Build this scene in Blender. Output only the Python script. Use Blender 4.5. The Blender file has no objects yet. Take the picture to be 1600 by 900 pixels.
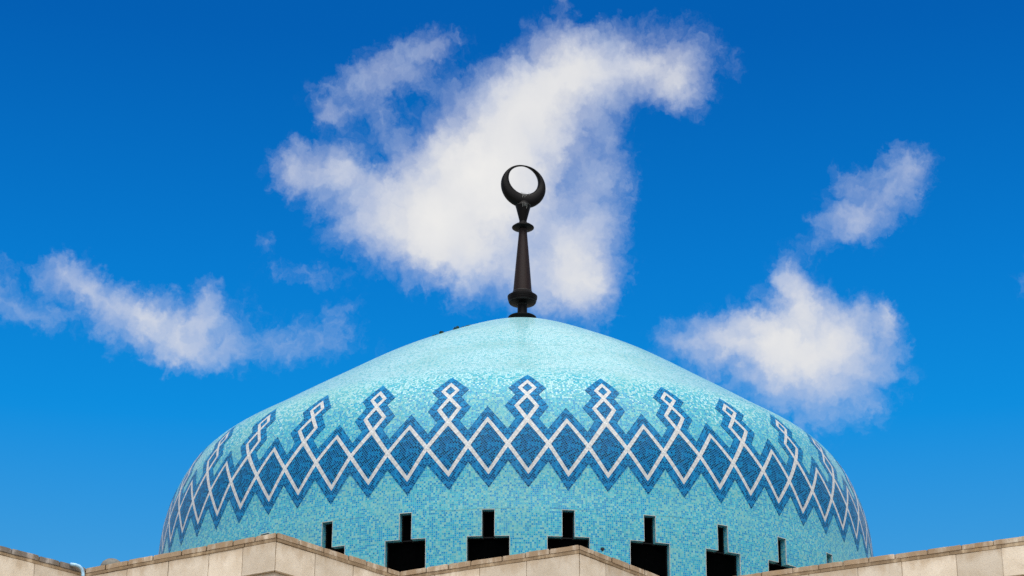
import bpy, bmesh, math, random
from mathutils import Vector, Matrix, noise
random.seed(7)
S = bpy.context.scene
COL = S.collection
PI = math.pi
R = 17.5                      # dome radius in metres, z = 0 at the window heads
GROUND = -26.3

# ------------------------------------------------------------------ camera
cam_d = bpy.data.cameras.new('camera'); cam = bpy.data.objects.new('camera', cam_d); COL.objects.link(cam)
D, H, PITCH, YAW, ROLL = 99.77, 24.677, 0.3975, -0.0021, -0.0018
def cam_axes():
    cp, sp, cy, sy, cr, sr = math.cos(PITCH), math.sin(PITCH), math.cos(YAW), math.sin(YAW), math.cos(ROLL), math.sin(ROLL)
    F = Vector((sy*cp, cy*cp, sp)); U = Vector((cy, -sy, 0)); V = Vector((-sy*sp, -cy*sp, cp))
    return U*cr - V*sr, U*sr + V*cr, F
ex, ey, fw = cam_axes()
m = Matrix((ex, ey, -fw)).transposed().to_4x4(); m.translation = (0, -D, -H)
cam.matrix_world = m
cam_d.sensor_width = 36; cam_d.lens = 36*3244/1600; cam_d.clip_end = 6000; cam_d.clip_start = .5
S.camera = cam

# ------------------------------------------------------------------ node helper
class NT:
    def __init__(s, tree): s.t = tree; s.n = tree.nodes; s.l = tree.links
    def __call__(s, typ, ins=None, **kw):
        nd = s.n.new(typ)
        for k, v in kw.items(): setattr(nd, k, v)
        for k, v in (ins or {}).items():
            if isinstance(v, bpy.types.NodeSocket): s.l.new(v, nd.inputs[k])
            else: nd.inputs[k].default_value = v
        return nd
    def math(s, op, a, b=0.0, c=0.0, clamp=False):
        return s('ShaderNodeMath', {0: a, 1: b, 2: c}, operation=op, use_clamp=clamp).outputs[0]
    def vm(s, op, a, b=(0, 0, 0), sc=None):
        nd = s('ShaderNodeVectorMath', {0: a, 1: b}, operation=op)
        if sc is not None:
            if isinstance(sc, bpy.types.NodeSocket): s.l.new(sc, nd.inputs[3])
            else: nd.inputs[3].default_value = sc
        return nd.outputs[0]
    def xyz(s, x, y, z=0.0): return s('ShaderNodeCombineXYZ', {0: x, 1: y, 2: z}).outputs[0]
    def sep(s, v): return s('ShaderNodeSeparateXYZ', {0: v}).outputs
    def noise(s, v, scale, detail=4, rough=.55, out=0, dim='3D'):
        return s('ShaderNodeTexNoise', {'Vector': v, 'Scale': scale, 'Detail': detail, 'Roughness': rough}, noise_dimensions=dim).outputs[out]
    def step(s, v, a, b, lo=0.0, hi=1.0):
        return s('ShaderNodeMapRange', {0: v, 1: a, 2: b, 3: lo, 4: hi}, interpolation_type='SMOOTHSTEP').outputs[0]
    def lin(s, v, a, b, lo=0.0, hi=1.0):
        return s('ShaderNodeMapRange', {0: v, 1: a, 2: b, 3: lo, 4: hi}).outputs[0]
    def mix(s, f, a, b, blend='MIX'):
        nd = s.n.new('ShaderNodeMix'); nd.data_type = 'RGBA'; nd.blend_type = blend
        for i, v in ((0, f), (6, a), (7, b)):
            if isinstance(v, bpy.types.NodeSocket): s.l.new(v, nd.inputs[i])
            else: nd.inputs[i].default_value = (*v, 1) if isinstance(v, tuple) and len(v) == 3 else v
        return nd.outputs[2]
    def ramp(s, f, stops, interp='LINEAR'):
        nd = s('ShaderNodeValToRGB', {0: f}); cr = nd.color_ramp; cr.interpolation = interp
        while len(cr.elements) < len(stops): cr.elements.new(.5)
        for e, (p, c) in zip(cr.elements, stops): e.position = p; e.color = (*c, 1)
        return nd.outputs[0]

# ------------------------------------------------------------------ sky and sun
EXPO = 1.7
SUN_EL, SUN_AZ = math.radians(58), math.radians(178)      # azimuth clockwise from +Y (the view direction): behind the camera, a little left
SKY_STRENGTH = .1
W = bpy.data.worlds.new('World'); S.world = W; W.use_nodes = True
W.node_tree.nodes.clear(); w = NT(W.node_tree)
sky = w('ShaderNodeTexSky', sky_type='NISHITA', sun_disc=False, sun_elevation=SUN_EL, sun_rotation=SUN_AZ, air_density=1.0, dust_density=.25, ozone_density=3.0)
dirv = w('ShaderNodeTexCoord').outputs['Generated']
dx, dy, dz = w.sep(dirv)[:3]
az = w.math('MULTIPLY', w.math('ARCTAN2', dx, dy), 180/PI)
el = w.math('MULTIPLY', w.math('ARCSINE', dz), 180/PI)
# deeper, more saturated blue overhead (a dry clear day), paler towards the horizon
SKYGRADE = [(0, (.36, .46, .52)), (.10, (.25, .45, .54)), (.172, (.095, .43, .58)), (.212, (.012, .43, .675)), (.256, (.008, .373, .665)), (.33, (.004, .27, .577)), (1, (.01, .27, .5))]
base = w.ramp(w.lin(el, 0, 90), SKYGRADE)
blue = w.vm('SCALE', w.mix(1.0, sky.outputs[0], base, 'MULTIPLY'), sc=.97*2**(1.35-EXPO))
# clouds: soft ellipses placed in azimuth and elevation (degrees), broken up by warped noise
BLOBS = [(3.88,28.96,2.24,1.1,5,0.9),(1.87,28.83,1.97,1.24,10,0.8),(-0.13,27.53,2.42,1.68,40,1),(-1.21,26.03,2.51,1.86,40,1),(-2.46,24.78,2.51,1.5,25,0.9),(-4.0,24.48,1.7,1.1,0,0.53),(-4.89,24.98,1.16,0.97,0,0.44),(1.25,26.47,1.79,2.12,0,0.45),(2.21,24.87,1.25,2.48,0,0.42),(2.37,23.11,1.05,1.33,0,0.48),(1.41,22.41,1.43,1.06,0,0.5),(0.17,23.21,1.97,1.24,0,0.62),(2.93,26.8,1.0,1.95,0,0.35),(5.05,28.31,1.11,0.85,-20,0.7),(-0.71,24.89,1.79,1.24,0,0.6),(-2.24,23.63,1.61,0.8,0,0.5),(1.42,24.0,1.61,1.59,0,0.56),(-1.18,23.12,1.61,0.89,0,0.43),(-6.18,25.72,1.18,0.85,10,0.75),(-6.97,25.91,0.72,0.74,0,0.53),(-5.43,26.28,0.81,0.71,60,0.62),(-5.21,28.3,1.29,0.71,20,0.48),(-3.75,29.05,1.25,0.64,15,0.53),(-2.35,29.57,0.93,0.5,10,0.6),(-3.13,28.45,1.52,0.74,10,0.5),(-5.71,27.44,0.75,0.42,10,0.53),(-4.38,27.28,0.81,0.8,0,0.44),(-3.57,26.43,1.07,1.06,0,0.44),(-4.81,25.6,0.9,0.53,0,0.38),(-13.24,22.65,0.93,0.67,0,0.65),(-12.35,21.97,1.52,0.74,-20,0.65),(-10.93,21.52,1.61,0.78,-18,0.69),(-9.54,21.43,1.34,0.97,0,0.65),(-9.17,22.01,0.45,0.74,0,0.52),(-8.29,20.88,1.7,0.67,-8,0.49),(-6.8,20.9,1.52,0.55,0,0.29),(-9.66,20.55,1.34,0.46,0,0.43),(-14.51,21.67,1.11,0.42,-10,0.43),(-13.93,21.29,0.9,0.35,0,0.43),(-5.24,21.71,0.68,1.03,0,0.26),(-6.44,23.07,1.25,0.39,-5,0.49),(-7.61,23.74,0.39,0.25,0,0.49),(-7.71,22.14,0.5,0.74,30,0.2),(-5.4,21.09,1.61,0.53,0,0.26),(-11.7,20.77,1.07,0.53,0,0.32),(-6.36,21.41,1.07,0.71,0,0.2),(11.15,24.92,1.4,0.92,32,0.58),(11.87,25.56,0.81,0.6,0,0.47),(10.34,24.19,1.43,0.71,15,0.51),(9.5,24.33,0.86,0.74,0,0.44),(10.06,25.52,0.64,0.5,0,0.44),(8.54,22.73,0.86,1.03,20,0.56),(7.81,21.36,1.58,1.1,0,0.84),(9.28,21.11,1.7,1.2,0,0.79),(10.21,21.23,0.98,0.97,0,0.49),(8.93,19.99,1.85,1.1,0,0.47),(6.57,20.92,1.7,0.85,0,0.7),(5.17,21.11,1.18,0.67,0,0.65),(9.14,18.94,1.34,0.8,0,0.47),(10.91,21.71,0.29,0.6,0,0.58),(7.45,19.97,1.8,1.0,0,0.47),(10.49,20.0,1.07,1.06,0,0.35),(6.14,21.78,0.9,0.53,0,0.4),(1.49,30.59,0.54,0.32,0,0.62),(6.85,28.67,0.39,0.53,0,0.43),(-16.71,22.06,2.15,0.89,0,0.8),(-19.07,25.02,1.61,1.06,20,0.7),(17.04,22.39,1.97,1.06,10,0.7),(19.37,25.18,2.51,1.24,0,0.8),(-5.91,32.59,2.86,1.06,10,0.7),(7.71,33.19,3.04,1.42,0,0.8),(8.35,22.35,0.55,0.75,15,0.47),(8.1,22.9,0.4,0.45,0,0.42),(7.0,21.75,0.55,0.4,0,0.37),(10.3,21.9,0.4,0.3,0,0.33)]
q = w.xyz(az, el)
wn = w.vm('SUBTRACT', w.noise(q, .55, 5, .55, 1), (.5, .5, .5))
wn2 = w.vm('SUBTRACT', w.noise(q, 2.6, 6, .6, 1), (.5, .5, .5))
qw = w.vm('ADD', w.vm('ADD', q, w.vm('SCALE', wn, sc=1.0)), w.vm('SCALE', wn2, sc=.85))
qw = w.vm('MULTIPLY', qw, (1, 1, 0))
tot = None
for (a, e, ra, re, rot, wt) in BLOBS:
    mp = w('ShaderNodeMapping', {0: qw, 1: (a, e, 0), 2: (0, 0, math.radians(rot)), 3: (ra*1.45, re*1.45, 1)}, vector_type='TEXTURE').outputs[0]
    g = w('ShaderNodeTexGradient', {0: mp}, gradient_type='SPHERICAL').outputs[1]
    tot = w.math('MULTIPLY_ADD', g, wt, tot if tot is not None else 0.0)
# the rest of the sky carries scattered clouds of the same kind
rest = w.vm('DIVIDE', dirv, w.xyz(*(w.math('ADD', w.math('ABSOLUTE', dz), .12),)*3))
rn = w.noise(w.vm('MULTIPLY', rest, (1, 1, 0)), 1.6, 7, .55)
outside = w.math('MAXIMUM', w.step(w.math('ABSOLUTE', az), 17, 24), w.math('MAXIMUM', w.step(el, 31.5, 36), w.step(el, 12, 8)))
tot = w.math('ADD', tot, w.math('MULTIPLY', outside, w.math('MULTIPLY', w.lin(rn, .36, .58, 0, 1), 1.5)))
fb = w.noise(qw, .8, 9, .55)
fb2 = w.noise(qw, 2.6, 9, .6)
rag = w.step(tot, .75, .1, .35, 1.0)                       # ragged at the rim, smooth inside
dens = w.math('ADD', w.math('ADD', tot, w.math('MULTIPLY', w.math('SUBTRACT', fb, .5), .95)), w.math('MULTIPLY', w.math('MULTIPLY', w.math('SUBTRACT', fb2, .5), 1.0), rag))
alpha = w.math('MULTIPLY', w.step(dens, .10, 1.5), .97)
alpha = w.math('MULTIPLY', alpha, w.step(tot, .02, .2))
lit = w.math('ADD', tot, w.math('MULTIPLY', w.math('SUBTRACT', w.noise(q, .5, 4, .5), .5), 1.6))
ccol = w.ramp(w.lin(lit, .2, 2.3), [(0, (.52, .62, .79)), (.30, (.60, .65, .77)), (.62, (.77, .775, .79)), (1, (.90, .885, .85))])
cc = w.vm('SCALE', ccol, sc=1/SKY_STRENGTH/2**EXPO)
final = w.mix(alpha, blue, cc)
bg = w('ShaderNodeBackground', {0: final, 1: SKY_STRENGTH})
w('ShaderNodeOutputWorld', {0: bg.outputs[0]})
W.cycles.sampling_method = 'MANUAL'; W.cycles.sample_map_resolution = 1024

sun_d = bpy.data.lights.new('sun', 'SUN'); sun = bpy.data.objects.new('sun', sun_d); COL.objects.link(sun)
sun_d.energy = 1.5; sun_d.angle = math.radians(72)      # veiled by the clouds overhead: no hard shadows in the photograph
sun_d.color = (1, .955, .88)
sv = Vector((math.sin(SUN_AZ)*math.cos(SUN_EL), math.cos(SUN_AZ)*math.cos(SUN_EL), math.sin(SUN_EL)))
sun.rotation_euler = (-sv).to_track_quat('-Z', 'Y').to_euler()
S.view_settings.view_transform = 'Standard'; S.view_settings.look = 'None'
S.view_settings.exposure = EXPO; S.view_settings.gamma = 1
S.render.engine = 'CYCLES'; S.cycles.max_bounces = 6; S.cycles.use_denoising = False; S.cycles.filter_width = 1.5

# ------------------------------------------------------------------ objects
def thing(name, label, cat, loc=(0, 0, 0), group=None):
    o = bpy.data.objects.new(name, None); COL.objects.link(o); o.location = loc; o.empty_display_size = .3
    o['label'] = label; o['category'] = cat
    if group: o['group'] = group
    return o
def origin(o):
    v = Vector((0, 0, 0))
    while o is not None: v = v + o.location; o = o.parent
    return v
def obj(name, bm, mat, parent=None, smooth=False, loc=None):
    """links a bmesh written in world coordinates as one mesh object, its origin on the parent"""
    off = origin(parent) + (Vector(loc) if loc is not None else Vector())
    bmesh.ops.translate(bm, verts=bm.verts, vec=-off)
    me = bpy.data.meshes.new(name); bm.to_mesh(me); bm.free()
    for mt in (mat if isinstance(mat, (list, tuple)) else [mat]): me.materials.append(mt)
    if smooth:
        for p in me.polygons: p.use_smooth = True
    o = bpy.data.objects.new(name, me); COL.objects.link(o)
    if parent is not None: o.parent = parent
    if loc is not None: o.location = loc
    return o
def lathe(pts, seg=64, c=(0, 0, 0), sharp=()):
    bm = bmesh.new(); rings = []
    for r, z in pts:
        rings.append([bm.verts.new((c[0]+r*math.cos(2*PI*k/seg), c[1]+r*math.sin(2*PI*k/seg), c[2]+z)) for k in range(seg)] if r > 1e-4 else [bm.verts.new((c[0], c[1], c[2]+z))])
    for a, b in zip(rings, rings[1:]):
        for k in range(seg):
            j = (k+1) % seg
            if len(a) > 1 and len(b) > 1: bm.faces.new((a[k], a[j], b[j], b[k]))
            elif len(a) > 1: bm.faces.new((a[k], a[j], b[0]))
            elif len(b) > 1: bm.faces.new((a[0], b[j], b[k]))
    if len(rings[0]) > 1: bm.faces.new(rings[0][::-1])
    if len(rings[-1]) > 1: bm.faces.new(rings[-1])
    bmesh.ops.recalc_face_normals(bm, faces=bm.faces)
    return bm
def auto_smooth(o, ang=35):
    me = o.data; bm = bmesh.new(); bm.from_mesh(me)
    for f in bm.faces: f.smooth = True
    for e in bm.edges:
        if len(e.link_faces) == 2 and e.calc_face_angle(0) > math.radians(ang): e.smooth = False
    bm.to_mesh(me); bm.free()
def boxbm(bm, c, s, rz=0, bev=0):
    mt = Matrix.Translation(c) @ Matrix.Rotation(rz, 4, 'Z') @ Matrix.Diagonal((*s, 1))
    r = bmesh.ops.create_cube(bm, size=1, matrix=mt)
    if bev: bmesh.ops.bevel(bm, geom=list({e for v in r['verts'] for e in v.link_edges}), offset=bev, segments=2, affect='EDGES')
def tube(bm, pts, rad, seg=10):
    pts = [Vector(p) for p in pts]; prev = None; rings = []
    for i, p in enumerate(pts):
        t = (pts[min(i+1, len(pts)-1)] - pts[max(i-1, 0)]).normalized()
        a = t.orthogonal().normalized() if prev is None else (prev - t*prev.dot(t)).normalized()
        prev = a; b = t.cross(a)
        rings.append([bm.verts.new(p + (a*math.cos(2*PI*k/seg) + b*math.sin(2*PI*k/seg))*rad) for k in range(seg)])
    for A, B in zip(rings, rings[1:]):
        for k in range(seg): bm.faces.new((A[k], A[(k+1) % seg], B[(k+1) % seg], B[k]))
    bm.faces.new(rings[0][::-1]); bm.faces.new(rings[-1])

# ------------------------------------------------------------------ materials
def material(name):
    mt = bpy.data.materials.new(name); mt.use_nodes = True; mt.node_tree.nodes.clear()
    n = NT(mt.node_tree); b = n('ShaderNodeBsdfPrincipled'); n('ShaderNodeOutputMaterial', {0: b.outputs[0]})
    return mt, n, b
def setin(n, b, **kw):
    names = {'color': 'Base Color', 'rough': 'Roughness', 'spec': 'Specular IOR Level', 'normal': 'Normal', 'metal': 'Metallic', 'coat': 'Coat Weight', 'coatr': 'Coat Roughness'}
    for k, v in kw.items():
        s = b.inputs[names[k]]
        if isinstance(v, bpy.types.NodeSocket): n.l.new(v, s)
        else: s.default_value = (*v, 1) if isinstance(v, tuple) else v
def mosaic(name, stops, grout, rough=.24, tilt=.05, patch=None, gw=.09, seams=False, coord_noise=.35, dirt=.12, paler=False, spec=.17):
    """small glass tiles: a random colour per cell of the UV grid, grout lines between and a slight tilt to every tile"""
    mt, n, b = material(name)
    uv = n('ShaderNodeUVMap').outputs[0]
    pos = n('ShaderNodeNewGeometry').outputs['Position']
    cell = n.vm('FLOOR', uv)
    rnd = n('ShaderNodeTexWhiteNoise', {'Vector': n.vm('ADD', cell, (.5, .5, .3))}, noise_dimensions='3D')
    f = rnd.outputs[0]
    # neighbouring tiles came out of the same boxes: drift the mix slowly over the surface
    drift = n.math('MULTIPLY', n.math('SUBTRACT', n.noise(pos, .55, 4, .6), .5), coord_noise)
    if paler:   # paler tile mix up the cone, part of its sky sheen put into colour
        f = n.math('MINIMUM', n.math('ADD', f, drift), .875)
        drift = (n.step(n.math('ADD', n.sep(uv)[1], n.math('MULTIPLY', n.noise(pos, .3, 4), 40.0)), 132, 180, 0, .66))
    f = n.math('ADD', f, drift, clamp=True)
    col = n.ramp(f, stops, 'CONSTANT')
    val = n.lin(n('ShaderNodeTexWhiteNoise', {'Vector': n.vm('ADD', cell, (7.5, 3.5, 1.3))}, noise_dimensions='3D').outputs[0], 0, 1, .88, 1.1)
    col = n.vm('SCALE', col, sc=val)
    if patch:
        col = n.mix(n.math('MULTIPLY', n.step(n.math('ADD', n.noise(pos, .38, 3, .5), n.math('MULTIPLY', rnd.outputs[0], .22)), .62, .80), .35), col, patch)
    fr = n.sep(n.vm('FRACTION', uv))
    gx = n.math('ABSOLUTE', n.math('SUBTRACT', fr[0], .5)); gy = n.math('ABSOLUTE', n.math('SUBTRACT', fr[1], .5))
    g = n.step(n.math('MAXIMUM', gx, gy), .5-gw-.03, .5-gw+.03)
    col = n.mix(g, col, grout)
    stain = n.step(n.noise(n.vm('MULTIPLY', pos, (1, 1, .35)), 1.1, 6, .65), .5, .8, 0, dirt)
    col = n.mix(stain, col, (.10, .17, .18))
    if seams:   # hairline cracks along some courses
        v = n.sep(uv)[1]
        for row, wd in ((SEAM_ROWS[0], .22), (SEAM_ROWS[1], .25), (SEAM_ROWS[2], .3), (SEAM_ROWS[3], .3)):
            d = n.math('ABSOLUTE', n.math('SUBTRACT', n.math('ADD', v, n.math('MULTIPLY', n.noise(pos, .5, 3), 3.0)), row+1.5))
            k = n.math('MULTIPLY', n.step(d, wd, wd*.4), n.step(n.noise(pos, .33, 2), .46, .56, 0, .55))
            col = n.mix(k, col, (.06, .13, .15))
    tl = n.vm('SCALE', n.vm('SUBTRACT', rnd.outputs[1], (.5, .5, .5)), sc=tilt)
    nrm = n.vm('NORMALIZE', n.vm('ADD', n('ShaderNodeNewGeometry').outputs['Normal'], tl))
    setin(n, b, color=col, rough=n.mix(g, (rough,)*3, (.8,)*3), spec=spec, normal=nrm)
    return mt
SEAM_ROWS = (62, 175, 206, 240)
TILE = .088
M = {}
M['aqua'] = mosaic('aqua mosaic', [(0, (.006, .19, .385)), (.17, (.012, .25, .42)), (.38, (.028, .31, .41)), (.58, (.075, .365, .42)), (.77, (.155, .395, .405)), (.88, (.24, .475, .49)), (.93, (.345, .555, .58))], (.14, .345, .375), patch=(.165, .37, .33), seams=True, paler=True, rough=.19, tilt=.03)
M['blue'] = mosaic('blue mosaic', [(0, (.001, .013, .05)), (.24, (.002, .034, .12)), (.50, (.002, .072, .215)), (.76, (.003, .13, .30))], (.018, .18, .34), gw=.10, rough=.24, tilt=.04, coord_noise=.2, spec=.07)
M['bluerim'] = mosaic('bright blue mosaic', [(0, (.001, .027, .095)), (.22, (.002, .062, .19)), (.52, (.003, .105, .28)), (.80, (.005, .17, .37))], (.02, .19, .35), gw=.09, rough=.26, tilt=.04, coord_noise=.2, spec=.07)
M['white'] = mosaic('white mosaic', [(0, (.405, .412, .405)), (.35, (.455, .465, .46)), (.7, (.50, .51, .505))], (.36, .34, .30), gw=.06, rough=.35, tilt=.05, dirt=.06)

def stone(name, c0, c1, stain, stain_amt=.75, pit=1.0):
    mt, n, b = material(name)
    pos = n('ShaderNodeNewGeometry').outputs['Position']
    rn = n('ShaderNodeObjectInfo').outputs['Random']
    big = n.noise(pos, 1.3, 6, .6); fine = n.noise(pos, 14, 6, .7)
    col = n.mix(n.lin(big, .35, .65), c0, c1)
    col = n.vm('SCALE', col, sc=n.lin(rn, 0, 1, .80, 1.10))
    col = n.mix(n.step(fine, .52, .75, 0, .35), col, tuple(x*.62 for x in c0))
    pits = n('ShaderNodeTexVoronoi', {'Vector': pos, 'Scale': 24.0}).outputs[0]
    pm = n.math('MULTIPLY', n.step(pits, .22, .08), n.step(n.noise(pos, 3.5, 3), .5, .62))
    col = n.mix(n.math('MULTIPLY', pm, .6*pit), col, tuple(x*.35 for x in c0))
    # weather stains: run down from the coping line and gather in patches
    z = n.sep(pos)[2]
    streak = n.noise(n.vm('MULTIPLY', pos, (1, 1, .35)), 2.1, 6, .65)
    near = n.lin(z, -5.35, -4.78, 0, 1)
    st = n.math('MULTIPLY', n.step(n.math('ADD', n.math('MULTIPLY', near, .32), streak), .58, .88), stain_amt)
    col = n.mix(st, col, stain)
    blot = n.math('MULTIPLY', n.step(n.noise(pos, 2.4, 7, .68), .57, .74), .4*stain_amt)
    col = n.mix(blot, col, tuple(x*.6 for x in stain))
    rust = n.math('MULTIPLY', n.step(n.noise(pos, 1.7, 6, .7), .56, .70), n.lin(z, -5.05, -4.75, 0, .6))
    col = n.mix(rust, col, (.36, .235, .115))
    hgt = n.math('SUBTRACT', n.math('ADD', n.math('MULTIPLY', fine, .6), n.math('MULTIPLY', n.noise(pos, 45, 3), .4)), n.math('MULTIPLY', pm, .8))
    bp = n('ShaderNodeBump', {'Height': hgt, 'Strength': .55, 'Distance': .03})
    setin(n, b, color=col, rough=.9, spec=.2, normal=bp.outputs[0])
    return mt
M['stone'] = stone('limestone', (.565, .47, .352), (.665, .572, .45), (.36, .245, .135), .5, .6)
M['coping'] = stone('coping limestone', (.565, .465, .34), (.685, .59, .465), (.27, .175, .095), .85, .7)
M['mortar'] = stone('stained mortar', (.17, .11, .06), (.26, .18, .105), (.05, .035, .02), .7)
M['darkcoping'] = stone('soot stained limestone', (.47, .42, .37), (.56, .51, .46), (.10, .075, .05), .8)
M['bed'] = stone('tan mortar bed', (.46, .335, .20), (.57, .44, .29), (.17, .11, .06), .8, .8)

def plain(name, col, rough=.5, spec=.5, metal=0, var=.3, scale=8):
    mt, n, b = material(name)
    pos = n('ShaderNodeTexCoord').outputs['Object']
    nz = n.noise(pos, scale, 5, .6)
    c = n.mix(n.lin(nz, .3, .7), tuple(x*(1-var) for x in col), tuple(min(1, x*(1+var)) for x in col))
    setin(n, b, color=c, rough=n.lin(nz, .3, .7, max(.02, rough-.08), rough+.08), spec=spec, metal=metal)
    return mt
M['bronze'] = plain('dark bronze paint', (.0024, .0017, .0016), .5, .10)
M['bronze2'] = plain('brown bronze paint', (.0125, .0062, .0052), .5, .14)
M['drip'] = plain('white droppings', (.16, .16, .15), .8)
M['glass'] = plain('unlit interior pane', (.0008, .0009, .001), .7, .0)  # darkness of the interior put into the pane: near black, no gloss
M['frame'] = plain('black window frame', (.004, .004, .004), .5, .1)
M['trim'] = plain('pale window edging', (.40, .42, .40), .8, .2)
M['pipe'] = plain('pale blue plastic pipe', (.32, .53, .68), .4)
M['grey'] = plain('weathered grey metal', (.13, .125, .105), .7)
M['black'] = plain('black metal', (.01, .01, .011), .5)
M['leaf'] = plain('dark green leaf', (.018, .05, .022), .6)
M['roof'] = plain('flat roof screed', (.32, .30, .27), .95, .2)
M['earth'] = plain('dry ground', (.30, .26, .20), .95, .2, 0, .25, .05)

# ------------------------------------------------------------------ the ground
bm = bmesh.new()
for sx in range(-4, 4):
    for sy in range(-4, 4):
        x, y = sx*700, sy*700
        bm.faces.new([bm.verts.new((x+a*700, y+c*700, GROUND)) for a, c in ((0, 0), (1, 0), (1, 1), (0, 1))])
bmesh.ops.remove_doubles(bm, verts=bm.verts, dist=.01)
g = obj('ground', bm, M['earth']); g['kind'] = 'structure'

# ------------------------------------------------------------------ dome profile (radius over height, in units of R)
PR = [.9945, .9985, 1, .9965, .991, .9668, .9027, .82, .72, .6, .45, .3, .15, 0]
PZ = [-.31, -.10, 0, .0516, .1577, .2616, .3708, .4314, .4989, .5787, .6762, .7576, .8293, .8821]
def spline(t, y):
    n = len(t); h = [t[i+1]-t[i] for i in range(n-1)]
    al = [0]+[3*((y[i+1]-y[i])/h[i]-(y[i]-y[i-1])/h[i-1]) for i in range(1, n-1)]
    l, mu, zz = [1], [0], [0]
    for i in range(1, n-1):
        l.append(2*(t[i+1]-t[i-1])-h[i-1]*mu[-1]); mu.append(h[i]/l[i]); zz.append((al[i]-h[i-1]*zz[i-1])/l[i])
    c = [0]*n; b = [0]*n; d = [0]*n
    for j in range(n-2, -1, -1):
        c[j] = zz[j]-mu[j]*c[j+1] if j else 0
        b[j] = (y[j+1]-y[j])/h[j]-h[j]*(c[j+1]+2*c[j])/3; d[j] = (c[j+1]-c[j])/(3*h[j])
    def f(x):
        j = 0
        while j < n-2 and x > t[j+1]: j += 1
        u = x-t[j]; return y[j]+b[j]*u+c[j]*u*u+d[j]*u**3
    return f
PT = [0]
for i in range(1, len(PR)): PT.append(PT[-1]+math.hypot(PR[i]-PR[i-1], PZ[i]-PZ[i-1]))
fr_, fz_ = spline(PT, PR), spline(PT, PZ)
NS = 1500
TAB = []
for i in range(NS+1):
    t = PT[-1]*i/NS; TAB.append((max(0, fr_(t))*R, fz_(t)*R))
ARC = [0]
for a, b_ in zip(TAB, TAB[1:]): ARC.append(ARC[-1]+math.hypot(b_[0]-a[0], b_[1]-a[1]))
LEN = ARC[-1]
def at_s(s):
    s = min(max(s, 0), LEN); lo, hi = 0, NS
    while hi-lo > 1:
        mid = (lo+hi)//2
        if ARC[mid] <= s: lo = mid
        else: hi = mid
    u = (s-ARC[lo])/max(1e-9, ARC[hi]-ARC[lo]); a, b_ = TAB[lo], TAB[hi]
    r, z = a[0]+(b_[0]-a[0])*u, a[1]+(b_[1]-a[1])*u
    j0, j1 = max(lo-4, 0), min(hi+4, NS); tr, tz = TAB[j1][0]-TAB[j0][0], TAB[j1][1]-TAB[j0][1]; L = math.hypot(tr, tz)
    return r, z, tz/L, -tr/L          # radius, height, outward normal (radial, vertical)
def s_of_z(z):
    lo, hi = 0, NS
    while hi-lo > 1:
        mid = (lo+hi)//2
        if TAB[mid][1] <= z: lo = mid
        else: hi = mid
    return ARC[lo]+(ARC[hi]-ARC[lo])*(z-TAB[lo][1])/max(1e-9, TAB[hi][1]-TAB[lo][1])
APEX_X = .323                        # the finial stands a hand's breadth off the axis of the ring
def shift(z):
    t = max(0, (z/R-.36)/.52); return APEX_X*min(1.05, t)**1.15
def on_dome(al, s, off=0.0):
    r, z, nr, nz = at_s(s); r += nr*off; z2 = z+nz*off
    return Vector((r*math.sin(al)+shift(z), -r*math.cos(al), z2))

# the pattern was laid by hand: small measured drifts of each motif (column -> shift in columns, height in R)
DL = 2*PI/64; PH = .0276
WARP = [(-.0, {-5: (-.055, 0), -3: (.035, 0), -1: (.06, 0), 1: (-.019, 0), 3: (.009, 0), 5: (.024, 0), 7: (-.035, 0)}),
 (.0516, {-8: (-.023, -.0064), -7: (.053, -.0053), -6: (.002, -.0045), -5: (.004, -.0093), -4: (.036, -.0056), -3: (.058, -.0078), -2: (.1, -.0009), -1: (.065, .0026), 0: (.022, .0028), 1: (-.012, -.0039), 2: (-.028, -.0008), 3: (.009, .0008), 4: (-.022, .003), 5: (.042, .0032), 6: (-.008, .0051), 7: (-.032, .0043), 8: (-.089, -.003)}),
 (.1577, {-8.5: (-.054, .0057), -7.5: (0, -.0009), -6.5: (-.011, -.0021), -5.5: (-.02, -.0031), -4.5: (-.015, -.0017), -3.5: (-.003, -.006), -2.5: (.007, .0001), -1.5: (.044, .0022), -.5: (.024, .0042), .5: (.023, .0047), 1.5: (.018, .0009), 2.5: (.007, .0024), 3.5: (-.021, .0048), 4.5: (-.001, .0091), 5.5: (.017, .0064), 6.5: (.019, .0057), 7.5: (-.009, -.0014), 8.5: (-.017, -.0052)}),
 (.2616, {-7: (-.043, -.0069), -5: (.013, -.0112), -3: (.027, -.0082), -1: (-.002, .005), 1: (-.008, .0019), 3: (-.003, .0023), 5: (-.108, .0041), 7: (.031, .0031)}),
 (.3708, {-8: (.117, -.0034), -6: (.141, -.0061), -4: (-.055, -.0087), -2: (-.054, -.0033), 0: (.041, .0023), 2: (.098, .0007), 4: (-.102, -.004), 6: (-.126, -.0031), 8: (.022, 0)})]
def ring_warp(tab, a):
    ks = sorted(tab)
    if a <= ks[0]: f = max(0, 1-(ks[0]-a)/2.0); return tab[ks[0]][0]*f, tab[ks[0]][1]*f
    if a >= ks[-1]: f = max(0, 1-(a-ks[-1])/2.0); return tab[ks[-1]][0]*f, tab[ks[-1]][1]*f
    for k0, k1 in zip(ks, ks[1:]):
        if k0 <= a <= k1:
            u = (a-k0)/(k1-k0); return tuple(tab[k0][i]+(tab[k1][i]-tab[k0][i])*u for i in (0, 1))
def warp(a, z):
    zs = [x[0] for x in WARP]; z_ = min(max(z, zs[0]), zs[-1]); i = 0
    while i < len(zs)-2 and z_ > zs[i+1]: i += 1
    u = (z_-zs[i])/(zs[i+1]-zs[i]); A, B = ring_warp(WARP[i][1], a), ring_warp(WARP[i+1][1], a)
    return a+A[0]+(B[0]-A[0])*u, z+A[1]+(B[1]-A[1])*u
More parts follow.
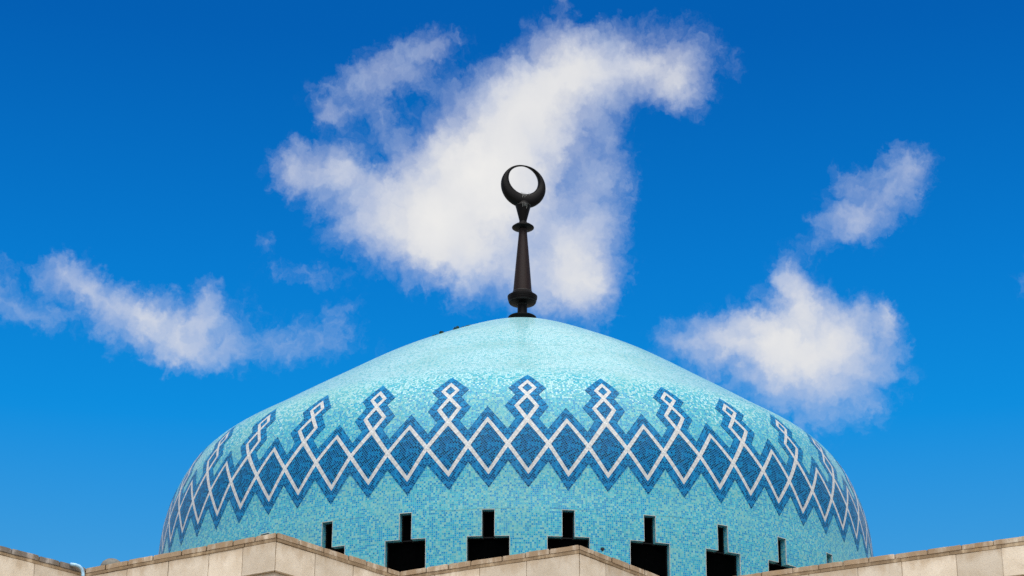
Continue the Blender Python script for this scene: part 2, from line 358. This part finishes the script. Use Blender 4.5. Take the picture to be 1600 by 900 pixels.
def motif(a, z):                     # column coordinate, height in R -> azimuth, arc length
    a, z = warp(a, z); return PH+a*DL, s_of_z(z*R)

# ------------------------------------------------------------------ the dome
dome = thing('mosaic_dome', 'huge turquoise mosaic dome with a blue and white lattice band of diamonds', 'dome', (0, 0, -5.4))
WX, WB, WZ1, WZ2 = .255, .87, -1.13, -3.35          # slot and box half widths, slot foot, box foot
SZ = lambda z: s_of_z(z)
wins = []
for k in range(-16, 16):
    n_ = 2*k+1; a = PH+(n_+ring_warp(WARP[0][1], n_)[0])*DL
    wins.append((n_, a))
wins.sort(key=lambda t: t[1])
cols = []
for i, (n_, a) in enumerate(wins):
    b_ = wins[(i+1) % len(wins)][1] + (2*PI if i == len(wins)-1 else 0)
    cols += [a-WB/R, a-WX/R, a, a+WX/R, a+WB/R]
    s0, s1 = a+WB/R, b_-WB/R
    cols += [s0+(s1-s0)*j/6 for j in range(1, 6)]
edge_s = [SZ(WZ2), SZ(WZ1), SZ(0)]
rows = sorted(set([round(i*TILE*3, 5) for i in range(int(LEN/TILE/3)+1)] + edge_s + [LEN]))
rows = [s for i, s in enumerate(rows) if i == 0 or s-rows[i-1] > 1e-3]
bm = bmesh.new(); uvl = bm.loops.layers.uv.new('UVMap')
grid = [[bm.verts.new(on_dome(a, s)) for a in cols] for s in rows[:-1]]
tip = bm.verts.new(on_dome(0, LEN))
nc = len(cols)
hole_x = [(a-WX/R, a+WX/R, a-WB/R, a+WB/R) for _, a in wins]
for i in range(len(rows)-1):
    sm = (rows[i]+rows[i+1])/2; zm = at_s(sm)[1]
    band = int(sm/TILE/6); ncol = max(8, round(2*PI*at_s((band+.5)*TILE*6)[0]/TILE))
    for j in range(nc):
        j2 = (j+1) % nc; a0, a1 = cols[j], cols[j2]+(2*PI if j2 == 0 else 0); am = (a0+a1)/2
        if WZ2 < zm < 0:
            if any((x0 < am < x1 if zm > WZ1 else y0 < am < y1) for x0, x1, y0, y1 in hole_x): continue
        if i < len(rows)-2: vs = [grid[i][j], grid[i][j2], grid[i+1][j2], grid[i+1][j]]; uvs = [(a0, 0), (a1, 0), (a1, 1), (a0, 1)]
        else: vs = [grid[i][j], grid[i][j2], tip]; uvs = [(a0, 0), (a1, 0), (am, 1)]
        f = bm.faces.new(vs)
        for lp, (a, t) in zip(f.loops, uvs): lp[uvl].uv = ((a+4)/(2*PI)*ncol, rows[i+t]/TILE)
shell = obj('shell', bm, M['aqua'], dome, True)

# inlays: every diamond, strip and border is a patch of its own, 12 mm proud of the shell
def patch(name, quads, mat, n=7, off=.013, shrink=.006):
    """quads: lists of four (column, height) corners; the first edge gives the run of the tiles"""
    bm = bmesh.new(); uvl = bm.loops.layers.uv.new('UVMap')
    for Q in quads:
        Q = [motif(*q) for q in Q]
        P4 = [on_dome(*q) for q in Q]
        l0 = max((P4[1]-P4[0]).length, (P4[2]-P4[3]).length); l1 = max((P4[3]-P4[0]).length, (P4[2]-P4[1]).length)
        nu, nv = max(1, min(n, round(l0/.22))), max(1, min(n, round(l1/.22)))
        e1 = (P4[1]-P4[0]).normalized(); nn = (P4[1]-P4[0]).cross(P4[3]-P4[0])
        if nn.length < 1e-6: nn = (P4[2]-P4[1]).cross(P4[3]-P4[1])
        e2 = nn.normalized().cross(e1)
        def pt(u, v, o):
            al = (Q[0][0]*(1-u)+Q[1][0]*u)*(1-v)+(Q[3][0]*(1-u)+Q[2][0]*u)*v
            s = (Q[0][1]*(1-u)+Q[1][1]*u)*(1-v)+(Q[3][1]*(1-u)+Q[2][1]*u)*v
            return on_dome(al, s, o)
        G = [[bm.verts.new(pt(i/nu, j/nv, off)) for i in range(nu+1)] for j in range(nv+1)]
        flip = nn.dot(P4[0]-Vector((0, 0, P4[0].z))) < 0
        def quad(vs):
            f = bm.faces.new(vs[::-1] if flip else vs)
            for lp in f.loops:
                d = lp.vert.co-P4[0]; lp[uvl].uv = (d.dot(e1)/TILE+50, d.dot(e2)/TILE+50)
        for j in range(nv):
            for i in range(nu): quad([G[j][i], G[j][i+1], G[j+1][i+1], G[j+1][i]])
        ring = [(i/nu, 0, G[0][i]) for i in range(nu)] + [(1, j/nv, G[j][nu]) for j in range(nv)] + [(1-i/nu, 1, G[nv][nu-i]) for i in range(nu)] + [(0, 1-j/nv, G[nv-j][0]) for j in range(nv)]
        low = [bm.verts.new(pt(u, v, -.004)) for u, v, _ in ring]
        for k in range(len(ring)):
            k2 = (k+1) % len(ring); quad([low[k], low[k2], ring[k2][2], ring[k][2]])
    return obj(name, bm, M[mat], dome, False)

ZN = .1612                                        # height of the crossings
N_T, N_B, N_H = ZN+.0082, ZN-.0082, .062          # the small square where two white strips cross
def sym(f): return (lambda side: [(side*a, z) for a, z in f])
def column(c):
    odd = c % 2 != 0
    T_i = (0, .2205 if odd else .2187); B_i = (0, .0990); B_o = (0, .0848); TIP = (0, .0522)
    sh = lambda side, pts: [(c+side*a, z) for a, z in pts]
    L = (.5-N_H, ZN)
    out = {'diamond_panel': [], 'white_strip': [], 'blue_border': []}
    if odd: out['diamond_panel'].append([[(c-L[0], ZN), (c, B_i[1]), (c+L[0], ZN), (c, T_i[1])]])
    else: out['diamond_panel'].append([[(c-L[0], ZN), (c, B_i[1]), (c+L[0], ZN), (c, T_i[1])]])
    for sd in (-1, 1):
        low = [sh(sd, [L, B_i, B_o, (.5, N_B)])]
        if sd == 1: low.append([(c+.5, N_B), (c+.5+N_H, ZN), (c+.5, N_T), (c+.5-N_H, ZN)])
        out['white_strip'].append(low)
        out['blue_border'].append([sh(sd, [(.5, N_B), B_o, TIP, (.5, .1186)])])
        if odd:
            T_o, PK = (0, .2345), (0, .2650)
            out['white_strip'].append([sh(sd, [L, T_i, T_o, (.5, N_T)])])
            out['blue_border'].append([sh(sd, [(.5, N_T), T_o, PK, (.5, .2005)])])
        else:
            c1, mb, ml, Ml, mt_, c2, tb = (.068, .2292), (0, .2380), (.205, .2674), (.320, .2670), (0, .2926), (.054, .3015), (0, .3101)
            tl, Tl, tt, TO, AP = (.133, .3235), (.245, .3242), (0, .3393), (0, .3520), (0, .3715)
            tc, nU, mc, nL, mU = (.490, .3238), (.30, .3022), (.562, .2668), (.291, .2304), (.5, .2005)
            st = [sh(sd, [L, T_i, c1, (.5, N_T)])]
            if sd == 1: st.append([(c, T_i[1]), (c+.068, c1[1]), (c, mb[1]), (c-.068, c1[1])])
            out['white_strip'].append(st)
            out['white_strip'].append([sh(sd, [mb, ml, Ml, c1])])
            st = [sh(sd, [ml, mt_, c2, Ml])]
            if sd == 1: st.append([(c, mt_[1]), (c+.054, c2[1]), (c, tb[1]), (c-.054, c2[1])])
            out['white_strip'].append(st)
            out['white_strip'].append([sh(sd, [tb, tl, Tl, c2])])
            out['white_strip'].append([sh(sd, [tl, tt, TO, Tl])])
            out['blue_border'] += [[sh(sd, q)] for q in ([(.5, N_T), c1, nL, mU], [c1, Ml, mc, nL], [Ml, c2, nU, mc], [c2, Tl, tc, nU], [Tl, TO, AP, tc])]
    if not odd:
        out['diamond_panel'].append([[(c-.205, .2674), (c, .2380), (c+.205, .2674), (c, .2926)]])
        out['diamond_panel'].append([[(c-.133, .3235), (c, .3101), (c+.133, .3235), (c, .3393)]])
    return out
MATS = {'diamond_panel': 'blue', 'white_strip': 'white', 'blue_border': 'bluerim'}
for c in range(-16, 17):
    for nm, plist in column(c).items():
        for quads in plist: patch(nm, quads, MATS[nm])
# the far side of the band, out of sight from the street, joined
for nm in MATS:
    qs = [q for c in range(17, 48) for pl in [column(c)[nm]] for quads in pl for q in quads]
    o = patch(nm, qs, MATS[nm], n=4); o['kind'] = 'stuff'

# windows: a slot over a box, cut through the shell
def window_parts():
    out = [(-WX, 0), (WX, 0), (WX, WZ1), (WB, WZ1), (WB, WZ2), (-WB, WZ2), (-WB, WZ1), (-WX, WZ1)]
    yo = lambda x, z: -math.sqrt(at_s(s_of_z(z))[0]**2-x*x)+R
    bm = bmesh.new(); uvl = bm.loops.layers.uv.new('UVMap'); n = len(out)
    A = [bm.verts.new((x, yo(x, z)-.004, z)) for x, z in out]; B = [bm.verts.new((x, .42, z)) for x, z in out]
    for i in range(n):
        j = (i+1) % n; f = bm.faces.new((A[j], A[i], B[i], B[j])); L = (A[j].co-A[i].co).length/TILE
        for lp, uv in zip(f.loops, ((L, 0), (0, 0), (0, 5), (L, 5))): lp[uvl].uv = (uv[0]+.3+i*9, uv[1])
    return bm, out, yo
wbm, OUT, YO = window_parts()
def offset_outline(d):
    pts = []; n = len(OUT)
    for i in range(n):
        p0, p1, p2 = Vector(OUT[i-1]), Vector(OUT[i]), Vector(OUT[(i+1) % n])
        d1, d2 = (p1-p0).normalized(), (p2-p1).normalized()
        n1, n2 = Vector((-d1.y, d1.x)), Vector((-d2.y, d2.x))        # outline runs clockwise: left is outside
        pts.append(p1+(n1+n2)*d)
    return pts
wbm2 = bmesh.new()
def ring_prism(bm, d0, d1, y0, y1, curved):
    n = len(OUT); I, O = offset_outline(d0), offset_outline(d1)
    yy = lambda p, y: (YO(p.x, p.y)+y) if curved else y
    V = [[bm.verts.new((p.x, yy(p, y), p.y)) for p in ps] for ps, y in ((I, y0), (O, y0), (O, y1), (I, y1))]
    for a in range(4):
        b_ = (a+1) % 4
        for i in range(n): bm.faces.new((V[a][i], V[a][(i+1) % n], V[b_][(i+1) % n], V[b_][i]))
    bmesh.ops.recalc_face_normals(bm, faces=bm.faces)
def mesh_of(name, bm, mat):
    me = bpy.data.meshes.new(name); bm.to_mesh(me); bm.free(); me.materials.append(M[mat]); return me
me_win = mesh_of('window', wbm, 'aqua')
ring_prism(wbm2, -.001, .016, -.012, .03, True); me_trim = mesh_of('edging', wbm2, 'trim')
bm = bmesh.new(); ring_prism(bm, -.05, -.002, .30, .40, False); boxbm(bm, (0, .35, WZ1+.02), (2*WX, .08, .05)); me_frame = mesh_of('frame', bm, 'frame')
bm = bmesh.new(); boxbm(bm, (0, .41, WZ1/2), (2*WX+.1, .02, -WZ1+.1)); boxbm(bm, (0, .43, (WZ1+WZ2)/2), (2*WB+.1, .02, WZ1-WZ2+.06)); me_pane = mesh_of('pane', bm, 'glass')
def link(name, me, parent):
    o = bpy.data.objects.new(name, me); COL.objects.link(o); o.parent = parent; return o
proto = link('window', me_win, dome); kids = [link('edging', me_trim, proto), link('frame', me_frame, proto), link('pane', me_pane, proto)]
for i, (n_, a) in enumerate(wins):
    if i == 0: o = proto
    else:
        o = proto.copy(); COL.objects.link(o); o.parent = dome
        for kd in kids:
            c = kd.copy(); COL.objects.link(c); c.parent = o
    o.location = Vector((R*math.sin(a), -R*math.cos(a), 0))-dome.location; o.rotation_euler = (0, 0, a)

# ------------------------------------------------------------------ the finial
FX = APEX_X
fin = thing('dome_finial', 'tall black turned metal finial with a crescent on top of the dome', 'finial', (FX, 0, 15.40))
FZ = 0
def turned(name, pts, mat='bronze', ang=30):
    o = obj(name, lathe(pts, 72, (FX, 0, 0)), M[mat], fin); auto_smooth(o, ang); return o
turned('base_disc', [(.60, 15.30), (.715, 15.475), (.736, 15.50), (.736, 15.54), (.70, 15.57), (.30, 15.66), (.262, 15.70)])
turned('neck', [(.258, 15.66), (.262, 15.72), (.252, 15.78), (.252, 16.16), (.275, 16.24), (.28, 16.27)])
turned('bowl', [(.28, 16.262), (.60, 16.33), (.672, 16.345), (.682, 16.36), (.684, 16.40), (.712, 16.405), (.722, 16.49), (.738, 16.495), (.748, 16.58), (.762, 16.585), (.778, 16.69), (.778, 16.725), (.62, 16.83), (.525, 16.92), (.515, 16.965), (.49, 16.98)], ang=22)
M['glint'] = plain('bronze edge glint', (.05, .047, .044), .5, .3)  # lighter rings paint the highlight along the turned edges
for nm_, r_, z_ in (('glint_rim', .690, 16.402), ('glint_rim', .276, 16.262), ('glint_rim', .512, 16.968), ('glint_rim', .262, 15.70), ('glint_rim', .206, 20.945), ('glint_rim', .404, 21.915)):
    turned(nm_, [(r_-.03, z_-.009), (r_+.004, z_-.009), (r_+.008, z_), (r_+.004, z_+.009), (r_-.03, z_+.009)], 'glint')
turned('shaft', [(.487, 16.965), (.482, 17.05), (.43, 17.75), (.33, 19.0), (.235, 20.15), (.222, 20.32), (.222, 20.44), (.250, 20.50), (.250, 20.56)], 'bronze2')
turned('collar', [(.245, 20.545), (.40, 20.575), (.54, 20.61), (.580, 20.64), (.586, 20.665), (.575, 20.69), (.45, 20.79), (.25, 20.89), (.205, 20.93), (.205, 21.0), (.19, 21.02)])
turned('cup', [(.186, 21.015), (.20, 21.08), (.34, 21.66), (.392, 21.86), (.402, 21.90), (.402, 21.93), (.385, 21.97), (.36, 22.03), (.28, 22.14), (.16, 22.20), (0, 22.22)])
# crescent: an eccentric ring with a rounded section, thick below and thin above
bm = bmesh.new(); NT_, NSEC = 96, 20; rings = []
RO, RI, ZO, ZI = 1.235, .835, 23.07, 23.435
for i in range(NT_):
    t = 2*PI*i/NT_
    po = Vector((RO*math.sin(t), ZO-RO*math.cos(t))); pi_ = Vector((RI*math.sin(t), ZI-RI*math.cos(t)))
    mid, rad = (po+pi_)/2, (po-pi_)/2
    dep = .07+.21*min(1, (rad.length*2)/.72)
    ring = []
    for k in range(NSEC):
        u = 2*PI*k/NSEC; cu, su = math.cos(u), math.sin(u)
        cu = math.copysign(abs(cu)**.8, cu); su = math.copysign(abs(su)**.8, su)
        p = mid+rad*cu; ring.append(bm.verts.new((p.x, dep*su, p.y)))
    rings.append(ring)
for i in range(NT_):
    for k in range(NSEC): bm.faces.new((rings[i][k], rings[(i+1) % NT_][k], rings[(i+1) % NT_][(k+1) % NSEC], rings[i][(k+1) % NSEC]))
bmesh.ops.recalc_face_normals(bm, faces=bm.faces)
bmesh.ops.rotate(bm, verts=bm.verts, cent=(0, 0, 0), matrix=Matrix.Rotation(math.radians(18), 3, 'Z'))
bmesh.ops.translate(bm, verts=bm.verts, vec=(FX, 0, 0))
cres = obj('crescent', bm, M['bronze'], fin, True)
bm = bmesh.new()
for (x, z, ln) in ((-.13, 22.55, .26), (-.07, 22.54, .16), (0, 22.54, .22), (.07, 22.55, .15), (.25, 22.60, .12), (-.18, 22.56, .1)):
    y = -.25; tube(bm, [(x, y+.05, z+.05), (x, y, z-.03), (x+.012, y-.022, z-ln*.6), (x, y-.022, z-ln)], .012, 6)
bmesh.ops.rotate(bm, verts=bm.verts, cent=(0, 0, 0), matrix=Matrix.Rotation(math.radians(18), 3, 'Z')); bmesh.ops.translate(bm, verts=bm.verts, vec=(FX, 0, 0))
obj('white_streaks', bm, M['drip'], cres)
bm = bmesh.new()
for (x, ln) in ((-.02, .16), (.06, .1), (.2, .24), (.13, .12)):
    y = -math.sqrt(max(.01, .398**2-x*x)); y2 = y*(1-.45*ln/1.0)
    tube(bm, [(x*.9, y*.93, 21.98), (x, y-.006, 21.91), (x*.93, y2+.006, 21.88-ln)], .011, 6)
bmesh.ops.translate(bm, verts=bm.verts, vec=(FX, 0, 0)); obj('white_streaks', bm, M['drip'], fin)
fin.rotation_euler = (0, .0078, 0)

# ------------------------------------------------------------------ the stone parapet building in front
bld = thing('stone_building', 'pale limestone building with a zigzag parapet in front of the turquoise dome', 'building', (0, -26, GROUND))
FRONT = [(-34, -17), (-21.2, -31.4), (-15.93, -24.85), (-8.35, -29.64), (-4.31, -24.44), (2.26, -28.13), (6.2, -22.72), (18.6, -29.75), (25, -21)]
BACK = [(33, -8), (33, 20), (18, 34), (-18, 34), (-33, 20), (-34.5, -8)]
def left_n(a, b_):
    d = (Vector(b_)-Vector(a)).normalized(); return Vector((d.y, -d.x))      # outward = towards the viewer for a left-to-right run
def offset_line(P, d):
    out = []
    for i, p in enumerate(P):
        p = Vector(p)
        ns = []
        if i > 0: ns.append(left_n(P[i-1], P[i]))
        if i < len(P)-1: ns.append(left_n(P[i], P[i+1]))
        if len(ns) == 1: out.append(p+ns[0]*d)
        else:
            b_ = (ns[0]+ns[1]); out.append(p+b_*(d/(1+ns[0].dot(ns[1]))))
    return out
def lerp(a, b_, t): return a+(b_-a)*t
def stones(name, z0, z1, d_out, d_in, lens, mat, bev, jit, gap, first_dark=False):
    O, I = offset_line(FRONT, d_out), offset_line(FRONT, d_in)
    rnd = random.Random(name)
    for i in range(len(FRONT)-1):
        L = (Vector(FRONT[i+1])-Vector(FRONT[i])).length
        ts = [0]; x = 0
        while x < L-lens[0]*1.1:
            x += rnd.uniform(*lens); ts.append(x/L)
        ts = [t for t in ts if t < 1-lens[0]*.6/L or t == 0]+[1]
        for t0, t1 in zip(ts, ts[1:]):
            g0, g1 = t0+gap/L/2, t1-gap/L/2
            dz0, dz1 = rnd.uniform(-jit, jit)*.4, rnd.uniform(-jit, jit); dd = rnd.uniform(-jit, jit)*.7
            q = [lerp(O[i], O[i+1], g0), lerp(O[i], O[i+1], g1), lerp(I[i], I[i+1], g1), lerp(I[i], I[i+1], g0)]
            nn = left_n(FRONT[i], FRONT[i+1])
            q[0] = q[0]+nn*dd; q[1] = q[1]+nn*dd
            bm = bmesh.new()
            lo = [bm.verts.new((p.x, p.y, z0+dz0*.3)) for p in q]; hi = [bm.verts.new((p.x, p.y, z1+dz1)) for p in q]
            bm.faces.new(lo[::-1]); bm.faces.new(hi)
            for k in range(4): bm.faces.new((lo[k], lo[(k+1) % 4], hi[(k+1) % 4], hi[k]))
            bmesh.ops.recalc_face_normals(bm, faces=bm.faces)
            bmesh.ops.bevel(bm, geom=list(bm.edges), offset=bev*rnd.uniform(.7, 1.3), segments=2, affect='EDGES')
            long_e = [e for e in bm.edges if e.calc_length() > .5]
            bmesh.ops.subdivide_edges(bm, edges=long_e, cuts=4, use_grid_fill=True)
            for v in bm.verts:
                nz = noise.noise_vector(v.co*2.3+Vector((i*7.1, 0, z0)))
                v.co += nz*jit*.8
                nz = noise.noise_vector(v.co*7.0); v.co += nz*jit*.5
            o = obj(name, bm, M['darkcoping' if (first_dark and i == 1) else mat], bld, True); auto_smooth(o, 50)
ZC = -4.5
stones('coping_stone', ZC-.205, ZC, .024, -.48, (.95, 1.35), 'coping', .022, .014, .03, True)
stones('mortar_bed', ZC-.322, ZC-.20, .016, -.45, (1.6, 3.2), 'bed', .012, .014, .004)
stones('wall_stone', ZC-1.36, ZC-.318, 0, -.42, (1.5, 2.1), 'stone', .012, .009, .014)
# mortar bed behind and between the stones
O, I = offset_line(FRONT, -.022), offset_line(FRONT, -.40)
bm = bmesh.new()
for i in range(len(FRONT)-1):
    q = [O[i], O[i+1], I[i+1], I[i]]
    lo = [bm.verts.new((p.x, p.y, ZC-1.35)) for p in q]; hi = [bm.verts.new((p.x, p.y, ZC-.03)) for p in q]
    bm.faces.new(lo[::-1]); bm.faces.new(hi)
    for k in range(4): bm.faces.new((lo[k], lo[(k+1) % 4], hi[(k+1) % 4], hi[k]))
bmesh.ops.recalc_face_normals(bm, faces=bm.faces); obj('mortar', bm, M['mortar'], bld)
# lower wall, set back under the parapet course, and the flat roof behind it
LW = [Vector(p) for p in offset_line(FRONT, -.13)]+[Vector(p) for p in BACK]
bm = bmesh.new()
lo = [bm.verts.new((p.x, p.y, GROUND)) for p in LW]; hi = [bm.verts.new((p.x, p.y, ZC-1.372)) for p in LW]
for k in range(len(LW)): bm.faces.new((lo[k], lo[(k+1) % len(LW)], hi[(k+1) % len(LW)], hi[k]))
bmesh.ops.recalc_face_normals(bm, faces=bm.faces); obj('lower_wall', bm, M['stone'], bld)
RF = [Vector(p) for p in offset_line(FRONT, -.43)]+[Vector(p)*.99 for p in BACK]
bm = bmesh.new(); bm.faces.new([bm.verts.new((p.x, p.y, ZC-.98)) for p in RF]); obj('roof', bm, M['roof'], bld)

# ------------------------------------------------------------------ small things on the parapet and dome
bm = bmesh.new()
tube(bm, [(-16.36, -25.52, -4.53), (-16.2, -25.40, -4.52), (-16.08, -25.31, -4.55), (-15.99, -25.24, -4.63), (-15.94, -25.20, -4.80), (-15.92, -25.18, -5.2), (-15.92, -25.18, -6.6)], .062, 12)
o = obj('drain_pipe', bm, M['pipe'], None, True)
o['label'] = 'pale blue curved pipe in the corner where the left wall meets the parapet'; o['category'] = 'pipe'
v = thing('roof_vent', 'small grey round topped vent peeking over the left parapet', 'vent', (-15.55, -22, ZC-.98))
c = (-15.55, -22, 0)
o = obj('stem', lathe([(.13, ZC-.98), (.13, -3.7)], 24, c), M['grey'], v, True)
o = obj('cap', lathe([(.14, -3.72), (.40, -3.74), (.43, -3.69), (.42, -3.62), (.35, -3.49), (.2, -3.39), (0, -3.36)], 40, c), M['grey'], v); auto_smooth(o)
fx = thing('lamp_fixture', 'tiny black fixture on the coping right of the central parapet corner', 'fixture', (3.12, -27.3, ZC))
bm = bmesh.new(); boxbm(bm, (3.12, -27.3, ZC+.075), (.13, .1, .10), .6, .015); obj('housing', bm, M['black'], fx)
bm = bmesh.new(); boxbm(bm, (3.12, -27.3, ZC+.012), (.05, .05, .05), .6); obj('bracket', bm, M['black'], fx)
def weed(al, z, size, label, flat):
    s = s_of_z(z*R); b0 = on_dome(al, s, 0); bm = bmesh.new(); rn = random.Random(label)
    nrm = (on_dome(al, s, 1)-b0)
    for k in range(26 if not flat else 14):
        d = Vector((rn.uniform(-1, 1)*(1.6 if flat else 1), rn.uniform(-1, 1), 0)); d = d-nrm*d.dot(nrm)
        p = b0+d*size*.7; h = size*rn.uniform(.3, .9)*(.25 if flat else 1)*max(.25, 1-d.length*.5)
        t = Vector((rn.uniform(-1, 1), rn.uniform(-1, 1), rn.uniform(-.2, .6))).normalized(); sd = t.cross(nrm).normalized()
        top = p+nrm*h; w_ = size*.22
        vs = [bm.verts.new(x) for x in (p-nrm*.02, top+sd*w_-t*w_*.3, top+t*w_*1.5, top-sd*w_-t*w_*.3)]
        bm.faces.new(vs)
    o = obj('weed', bm, M['leaf'], None); o['label'] = label; o['category'] = 'weed'; o['group'] = 'weeds growing on the dome'
    return o

for al, z, sz, lb, fl in ((-.66, .7264, .17, 'larger dark green weed tuft on the left slope of the dome', False), (-.63, .7533, .20, 'round green weed tuft higher on the left slope of the dome', False),
                          (-.68, .7158, .16, 'lowest thin streak of weeds on the left slope of the dome', True), (-.62, .768, .16, 'flat weed streak just above the round green tuft', True), (-.61, .7762, .13, 'topmost small weed streak on the left slope of the dome', True)):
    weed(al, z, sz, lb, fl)
